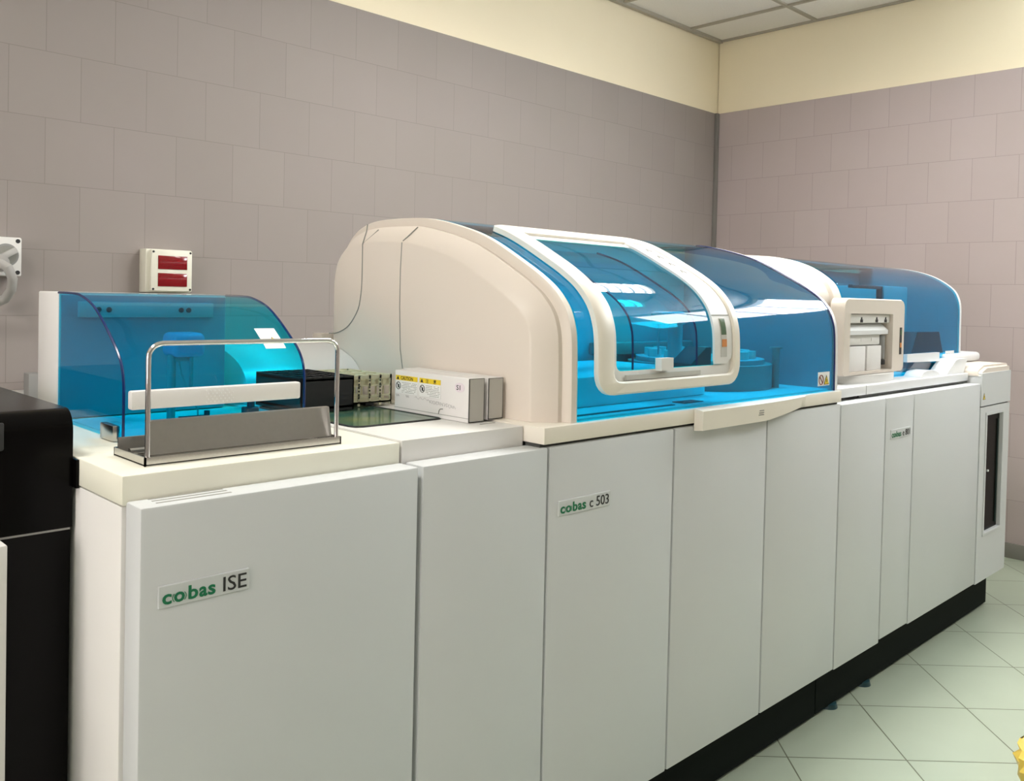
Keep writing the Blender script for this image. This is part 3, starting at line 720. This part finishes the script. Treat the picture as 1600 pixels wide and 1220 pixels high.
for a, b in zip(rs, rs[1:]+rs[:1]):
    for k in range(120): bm.faces.new((a[k], a[(k+1) % 120], b[(k+1) % 120], b[k]))
acc = mk('access_module', bm, 'plastic', e8, label='white arch shaped access module')
mk('module_back', box(B(), mx0+.045, mx1-.11, my+.046, my+.0515, 1.131, 1.36), 'card', acc)
mk('upper_panel', box(B(), mx0+.052, mx1-.117, my+.012, my+.045, 1.318, 1.3505, .003), 'cool', acc)
for xx in (.155, .285, .365):
    bm = box(B(), mx0+xx, mx0+xx+.02, my+.0105, my+.0125, 1.320, 1.331); cyl(bm, (mx0+xx+.01, my+.0125, 1.335), (mx0+xx+.01, my+.0105, 1.335), .005, 8)
    mk('icon', bm, 'ink', acc)
mk('shelf', prism(B(), [(my+.012, 1.275), (my+.012, 1.290), (my+.035, 1.312), (my+.045, 1.312), (my+.045, 1.275)], 'x', mx0+.052, mx1-.13), 'white_b', acc)
mk('middle_panel', box(B(), mx0+.052, mx1-.17, my+.026, my+.045, 1.236, 1.274, .003), 'cool', acc)
mks('button', [box(B(), mx0+xx, mx0+xx+.05, my+.0245, my+.0262, 1.250, 1.262) for xx in (.09, .195, .285)], 'card', acc)
mks('drawer', [box(B(), mx0+xx, mx0+xx+wd, my+.018, my+.045, 1.1405, 1.232, .003) for xx, wd in ((.052, .170), (.236, .125))], 'card', acc)
mk('drawer_gap', box(B(), mx0+.2235, mx0+.2345, my+.03, my+.045, 1.1405, 1.18), 'gap', acc)
mk('connector', box(B(), mx0+.365, mx0+.39, my+.015, my+.045, 1.158, 1.178, .002), 'ink', acc)
bm = B(); cyl(bm, (mx0+.388, my+.03, 1.18), (mx0+.388, my+.03, 1.27), .012, 14); mk('pillar', bm, 'grey', acc)
sl = mk('status_slot', box(B(), mx1-.05, mx1-.03, my-.0015, my+.001, 1.195, 1.300, .0007, 1), 'ink', acc)
mk('status_label', box(B(), mx1-.047, mx1-.033, my-.0025, my-.0012, 1.222, 1.240), 'orange', sl)
mk('status_label', box(B(), mx1-.047, mx1-.033, my-.0025, my-.0012, 1.27, 1.29), 'greenpad', sl)
# translucent white covers on the deck right of the module
bm = B(); prism(bm, [(3.13, 1.0990), (3.16, 1.118), (3.20, 1.123), (3.26, 1.123), (3.32, 1.112), (3.34, 1.0990)], 'y', .075, .143)
mk('low_cover', bm, 'white_b', e8)
bm = B(); prism(bm, [(3.33, 1.0990), (3.40, 1.102), (3.50, 1.155), (3.53, 1.160), (3.64, 1.160), (3.60, 1.0990)], 'y', .07, .145)
mk('ramp_cover', bm, 'white_b', e8)
bm = box(B(), 3.56, 4.0, .13, .40, 1.134, 1.176, .016, 3); mk('rear_cover', bm, 'white_b', e8)

# levelling feet
for k, (x, y) in enumerate(((2.395, .075), (2.66, .075))):
    par = e8
    f = mk('levelling_foot', cyl(B(), (x, y, 0.0), (x, y, .014), .034, 24, .030), 'foot', par)
for par, xs in ((ise, (.06, .46)), (c5, (.6, 1.4, 2.2)), (e8, (3.0, 3.9))):
    for x in xs:
        for y in (.2, .85): mk('levelling_foot', cyl(B(), (x, y, 0), (x, y, .014), .03, 16), 'foot', par)

# ------------------------------------------------------------------ racks and cartons on the counter
def tube_rack(x0, x1, y0, y1, z0, z1, nx, ny, m, label, solid):
    t = thing('tube_rack', ((x0+x1)/2, (y0+y1)/2, z0), label, 'rack')
    bm = B(); h = z1-z0; w_ = (x1-x0)/nx; d_ = (y1-y0)/ny; th = .0035
    # bottom and top grids
    box(bm, x0, x1, y0, y1, z0+.006, z0+.012)
    for zt_ in (z1-.006,):
        for i in range(nx+1): xx = x0+(x1-x0-th)*i/nx; box(bm, xx, xx+th, y0, y1, zt_-.004, z1)
        for j in range(ny+1): yy = y0+(y1-y0-th)*j/ny; box(bm, x0, x1, yy, yy+th, zt_-.003, z1-(.0015 if j % 2 else 0))
    mk('grid', bm, m, t)
    bm = B()
    if solid:
        box(bm, x0, x1, y0, y0+th, z0, z1-.004); box(bm, x0, x0+th, y0, y1, z0, z1-.004); box(bm, x1-th, x1, y0, y1, z0, z1-.004); box(bm, x0, x1, y1-th, y1, z0, z1-.004)
    else:
        for i in range(nx+1):
            xx = x0+(x1-x0-.006)*i/nx
            for yy in (y0, y1-th): box(bm, xx, xx+.006, yy, yy+th, z0, z1)
        for j in range(ny+1):
            yy = y0+(y1-y0-th)*j/ny
            for xx in (x0, x1-th): box(bm, xx, xx+th, yy, yy+th, z0, z1)
        for zz, hh in ((z0+.006, .004), (z0+.022, .004), (z0+.048, .0035)):
            box(bm, x0, x1, y0, y0+th, zz, zz+hh); box(bm, x0, x1, y1-th, y1, zz, zz+hh); box(bm, x0, x0+th, y0, y1, zz, zz+hh)
        box(bm, x0, x1, y0+.012, y0+.014, z0+.05, z1-.004)
    w = mk('wall', bm, m, t)
    if not solid:
        bm = B()
        for i in range(1, nx):
            xx = x0+(x1-x0-.006)*i/nx+.003
            for k in range(7):
                zz = z0+.020+k*.0085
                cyl(bm, (xx-.0012, y0-.0002, zz), (xx-.0012, y0-.0014, zz), .0022, 6)
        mk('dot_marking', bm, 'ink', w)
        mk('latch', box(B(), (x0+x1)/2-.012, (x0+x1)/2+.012, y0-.001, y0+.01, z0+.0001, z0+.007), 'ink', w)
    bm = B()
    for i in range(nx):
        for j in range(ny):
            cxx = x0+(x1-x0)*(i+.5)/nx; cyy = y0+(y1-y0)*(j+.5)/ny
            cyl(bm, (cxx, cyy, z0+(.012 if solid else .05)), (cxx, cyy, z0+(.045 if solid else h-.012)), min(w_, d_)*.38, 10)
    mk('tube_well', bm, m, t)
    return t
tube_rack(.556, .700, .480, .690, ZD+.0042, 1.186, 5, 8, 'blackp', 'black plastic tube rack standing on the green glass lid', True)
tube_rack(.708, .842, .520, .715, ZD+.0042, 1.180, 4, 6, 'ivory', 'ivory plastic lattice tube rack right behind the black rack', False)

def carton(x0, yw, z1, label, front):
    """long white carton lying on its narrow side; its long axis runs away from the viewer"""
    x1 = x0+.047; y0, y1 = yw
    z0 = ZD+.0005 if x1 < .86 else ZD+.0038
    t = thing('carton', ((x0+x1)/2, (y0+y1)/2, z0), label, 'box')
    mk('box_body', box(B(), x0, x1, y0, y1, z0, z1, .0012, 1), 'card', t)
    e = mk('end_flap', box(B(), x0+.003, x1-.002, y0-.0012, y0, z0+.003, z1-.0015), 'card_end', t)
    bm = B()
    for b in ((x0+.0005, x0+.0022, z0+.002, z1-.001), (x1-.002, x1-.001, z0+.002, z1-.001)): box(bm, b[0], b[1], y0-.0016, y0-.0003, b[2], b[3])
    box(bm, x0+.0005, x1-.001, y0-.0016, y0-.0003, z0+.001, z0+.0026); box(bm, x0+.0005, x1-.001, y0-.0016, y0-.0003, z1-.002, z1-.001)
    mk('flap_crease', bm, 'gap', e)
    if front:
        X = x0-.0006
        body = t
        bm = B(); box(bm, X, x0+.0003, y0, y1, z0+.0095, z0+.0105); mk('fold_line', bm, 'seam', body)
        bm = tube(B(), [(X, .262, z0+.010), (X, .260, z0+.018), (X, .256, z0+.022), (X, .247, z0+.023)], .0010, 5); mk('thumb_notch', bm, 'seam', body)
        for n, (ya, yb, head) in enumerate(((.425, .341, 'CAUTION'), (.333, .2555, ''))):
            zt, zb = 1.1885, 1.1455
            zt -= .0; L = mk('caution_label', box(B(), X-.0003, X+.0004, yb, ya, zb, zt), 'sticker', body)
            mk('yellow_header', box(B(), X-.0007, X-.0002, yb, ya, zt-.0115, zt), 'yellow', L)
            bm = B(); loft(bm, [[(X-.0009, ya-.004, zt-.010), (X-.0009, ya-.014, zt-.010), (X-.0009, ya-.009, zt-.0015)], [(X-.0006, ya-.004, zt-.010), (X-.0006, ya-.014, zt-.010), (X-.0006, ya-.009, zt-.0015)]])
            if head: merge(bm, text_bm(head, .0115, .0002, .92, (X-.0009, ya-.020, zt-.0098), 'yz', .0001))
            else:
                # two heading characters: 注 意
                def ch(strokes, yy, s):
                    for a, b, c, d in strokes: tube(bm, [(X-.0009, yy-a*s, zt-.0105+b*s), (X-.0009, yy-c*s, zt-.0105+d*s)], .0005, 4)
                ch([(.05, .9, .2, .75), (0, .6, .15, .5), (0, .1, .2, .3), (.55, .95, .65, .85), (.3, .75, 1, .75), (.35, .45, .95, .45), (.25, .05, 1, .05), (.65, .75, .65, .05)], ya-.024, .0095)
                ch([(.5, 1, .5, .9), (.1, .88, .9, .88), (0, .7, 1, .7), (.2, .58, .8, .58), (.2, .46, .8, .46), (.2, .34, .8, .34), (.2, .58, .2, .34), (.8, .58, .8, .34), (.05, .2, .1, .02), (.3, .2, .35, .02), (.35, .02, .7, .02), (.9, .2, 1, .05)], ya-.052, .0095)
            mk('header_text', bm, 'ink', L)
            bm = B(); yc, zc = ya-.011, zt-.025
            tube(bm, [(X-.0008, yc+.0085*math.cos(a*math.pi/8), zc+.0085*math.sin(a*math.pi/8)) for a in range(17)], .0008, 5)
            tube(bm, [(X-.0008, yc+.006, zc+.006), (X-.0008, yc-.006, zc-.006)], .0008, 5)
            box(bm, X-.0009, X-.0003, yc-.003, yc+.002, zc-.005, zc+.003); mk('pictogram', bm, 'ink', L)
            bm = B()
            for r in range(7):
                zz = zt-.0165-r*.0038; yy = ya-.024
                while yy > yb+.006:
                    l = random.uniform(.002, .006)
                    if random.random() < .85: box(bm, X-.0006, X-.0001, max(yb+.003, yy-l), yy, zz-.0011, zz)
                    yy -= l+.0014
                if r in (4,): continue
            mk('small_print', bm, 'seam', L)
        bm = B()
        n = 20; pts = [(.190+.0165*math.cos(2*math.pi*k/n), 1.1775+.011*math.sin(2*math.pi*k/n)) for k in range(n)]
        loft(bm, [[(X-.0004, y, z) for y, z in pts], [(X+.0003, y, z) for y, z in pts]]); s = mk('oval_sticker', bm, 'pink', body)
        mk('sticker_text', text_bm('S1', .0155, .0002, 1.15, (X-.0006, .2005, 1.172), 'yz', .0001), 'ink', s)
        bm = B(); yy = .43
        pts = []
        for k in range(90):
            t_ = k/89; yy = .300-.095*t_; pts.append((X-.0004, yy+.003*math.sin(k*.9), 1.137-.006*t_+.0045*math.sin(k*.75)*random.uniform(.5, 1)))
        tube(bm, pts, .0004, 4); mk('handwriting', bm, 'pencil', body)
        for a, b in ((.425, .41), (.385, .372), (.35, .30)):
            mk('handwriting', tube(B(), [(X-.0004, a+(b-a)*k/11, 1.140+.003*math.sin(k*1.7)) for k in range(12)], .00035, 4), 'pencil', body)
    return t
carton(.7845, (.160, .430), 1.2, 'long white carton with two yellow caution labels and a round S1 sticker', True)
carton(.841, (.158, .470), 1.199, 'plain white carton squeezed between the labelled carton and the big dome', False)

# ------------------------------------------------------------------ black unit at the left edge
bu = thing('sample_supply_unit', (-.45, .6, 0), 'black metal cabinet with a rounded top edge at the left edge of the photo', 'laboratory cabinet')
bxr, byf = -.006, .263
up = [(byf, .981), (byf, 1.142)] + [(byf+.036*(1-math.cos(math.radians(a))), 1.142+.036*math.sin(math.radians(a))) for a in range(10, 91, 10)] + [(1.15, 1.178), (1.15, .981)]
mk('upper_housing', prism(B(), up, 'x', -.80, bxr), 'black', bu, smooth=50)
mk('lower_body', box(B(), -.80, bxr-.001, byf+.003, 1.15, .03, .9765, .002), 'black', bu)
mk('joint_strip', box(B(), -.80, bxr-.002, byf+.004, 1.14, .9766, .9808), 'cableg', bu)
mk('side_filler', box(B(), bxr+.0002, -.0014, .246, .30, 1.048, 1.0955), 'black', bu)
mk('display_frame', box(B(), -.60, -.1105, byf-.006, byf-.0005, 1.12, 1.165, .003), 'ink', bu)
mk('front_panel', box(B(), -.78, -.119, .200, byf+.002, .06, .984, .003), 'cool', bu, label='white front panel')
mks('caster', [cyl(B(), (x, y, 0), (x, y, .03), .03) for x in (-.2, -.7) for y in (.4, 1.0)], 'ink', bu)

# wall channel and box behind, low at the left
tag(mk('cable_channel', box(B(), -.9, .60, YB-.05, YB-.001, .97, 1.012, .004), 'cool'), 'white cable channel on the tiled wall behind the small hood', 'cable channel')
bx = tag(mk('junction_box', box(B(), .438, .60, YB-.11, YB-.052, .96, 1.078, .004), 'grey'), 'small grey junction box low on the wall beside the small hood', 'junction box')

# ------------------------------------------------------------------ wall fittings
rb = thing('indicator_box', (.93, YB-.05, 1.38), 'cream wall box with two dark red windows above the small blue hood', 'indicator light')
yf = YB-.082
mk('back_box', box(B(), .858, 1.040, yf+.018, YB-.0005, 1.372, 1.541, .004), 'deck', rb)
fr = mk('front_cover', box(B(), .872, 1.036, yf, yf+.0185, 1.377, 1.538, .004), 'deck', rb)
for z0, z1 in ((1.396, 1.448), (1.463, 1.516)): mk('red_lens', box(B(), .899, 1.015, yf-.003, yf+.004, z0, z1, .002), 'red', rb)
mks('screw', [cyl(B(), (x, yf-.001, z), (x, yf+.002, z), .0045, 12) for x in (.881, 1.028) for z in (1.385, 1.530)], 'ink', fr)
ws = thing('wall_socket', (.35, YB-.05, 1.42), 'white industrial wall socket with a grey plug and cable at the left edge', 'socket')
yf = YB-.09
f = mk('housing', box(B(), .27, .418, yf, YB-.0005, 1.418, 1.553, .006), 'cool', ws)
mks('screw', [cyl(B(), (.405, yf-.001, z), (.405, yf+.002, z), .0075, 12) for z in (1.431, 1.540)], 'ink', f)
bm = B(); cyl(bm, (.368, yf-.0015, 1.490), (.368, yf+.002, 1.490), .040, 32); mk('dial_recess', bm, 'grey', f)
bm = B(); cyl(bm, (.368, yf-.004, 1.490), (.368, yf-.001, 1.490), .033, 32); kn = mk('rotary_switch', bm, 'seam', ws)
bm = box(B(), -.034, .034, -.009, .012, -.011, .011, .003)
for v in bm.verts: v.co = Matrix.Rotation(math.radians(-32), 3, 'Y') @ v.co + Vector((.368, yf-.012, 1.492))
mk('switch_handle', bm, 'cableg', kn)
mk('red_lamp', cyl(B(), (.330, yf-.004, 1.542), (.330, yf+.002, 1.542), .014, 16), 'red', ws)
bm = B(); cyl(bm, (.335, yf+.03, 1.47), (.335, yf-.06, 1.46), .03, 24); mk('plug', bm, 'cableg', ws)
bm = tube(B(), [(.335, yf-.055, 1.46), (.352, yf-.085, 1.445), (.368, yf-.08, 1.41), (.372, yf-.05, 1.37), (.362, yf-.02, 1.34), (.34, yf+.0, 1.325), (.30, yf+.01, 1.31)], .016, 12); mk('cable', bm, 'cableg', ws)

# ------------------------------------------------------------------ yellow lined bin
bn = thing('waste_bin', (1.93, -.89, 0), 'round bin lined with a crumpled yellow bag at the bottom right corner', 'bin')
bm = B(); loft(bm, [[(1.93+r*math.cos(a*math.pi/16), -.89+r*math.sin(a*math.pi/16), z) for a in range(32)] for z, r in ((0, .17), (.285, .215), (.285, .209), (.01, .165))], True, True)
mk('bin_body', bm, 'grey', bn)
bm = B(); NB = 96; secs = []
for j, (z, r) in enumerate(((.20, .219), (.24, .230), (.285, .240), (.31, .236), (.318, .222), (.312, .208), (.28, .196), (.2, .18), (.1, .16))):
    ring = []
    for a in range(NB):
        th = 2*math.pi*a/NB; w1 = .008*math.sin(th*17+j*1.3)+.006*math.sin(th*31+j*2.1)+random.uniform(-.004, .004)
        ring.append((1.93+(r+w1)*math.cos(th), -.89+(r+w1)*math.sin(th), z+.012*math.sin(th*11+j)+random.uniform(-.004, .004)))
    secs.append(ring)
loft(bm, secs, False, False); mk('bag', bm, 'yellowbag', bn, smooth=25, label='crumpled yellow bag')
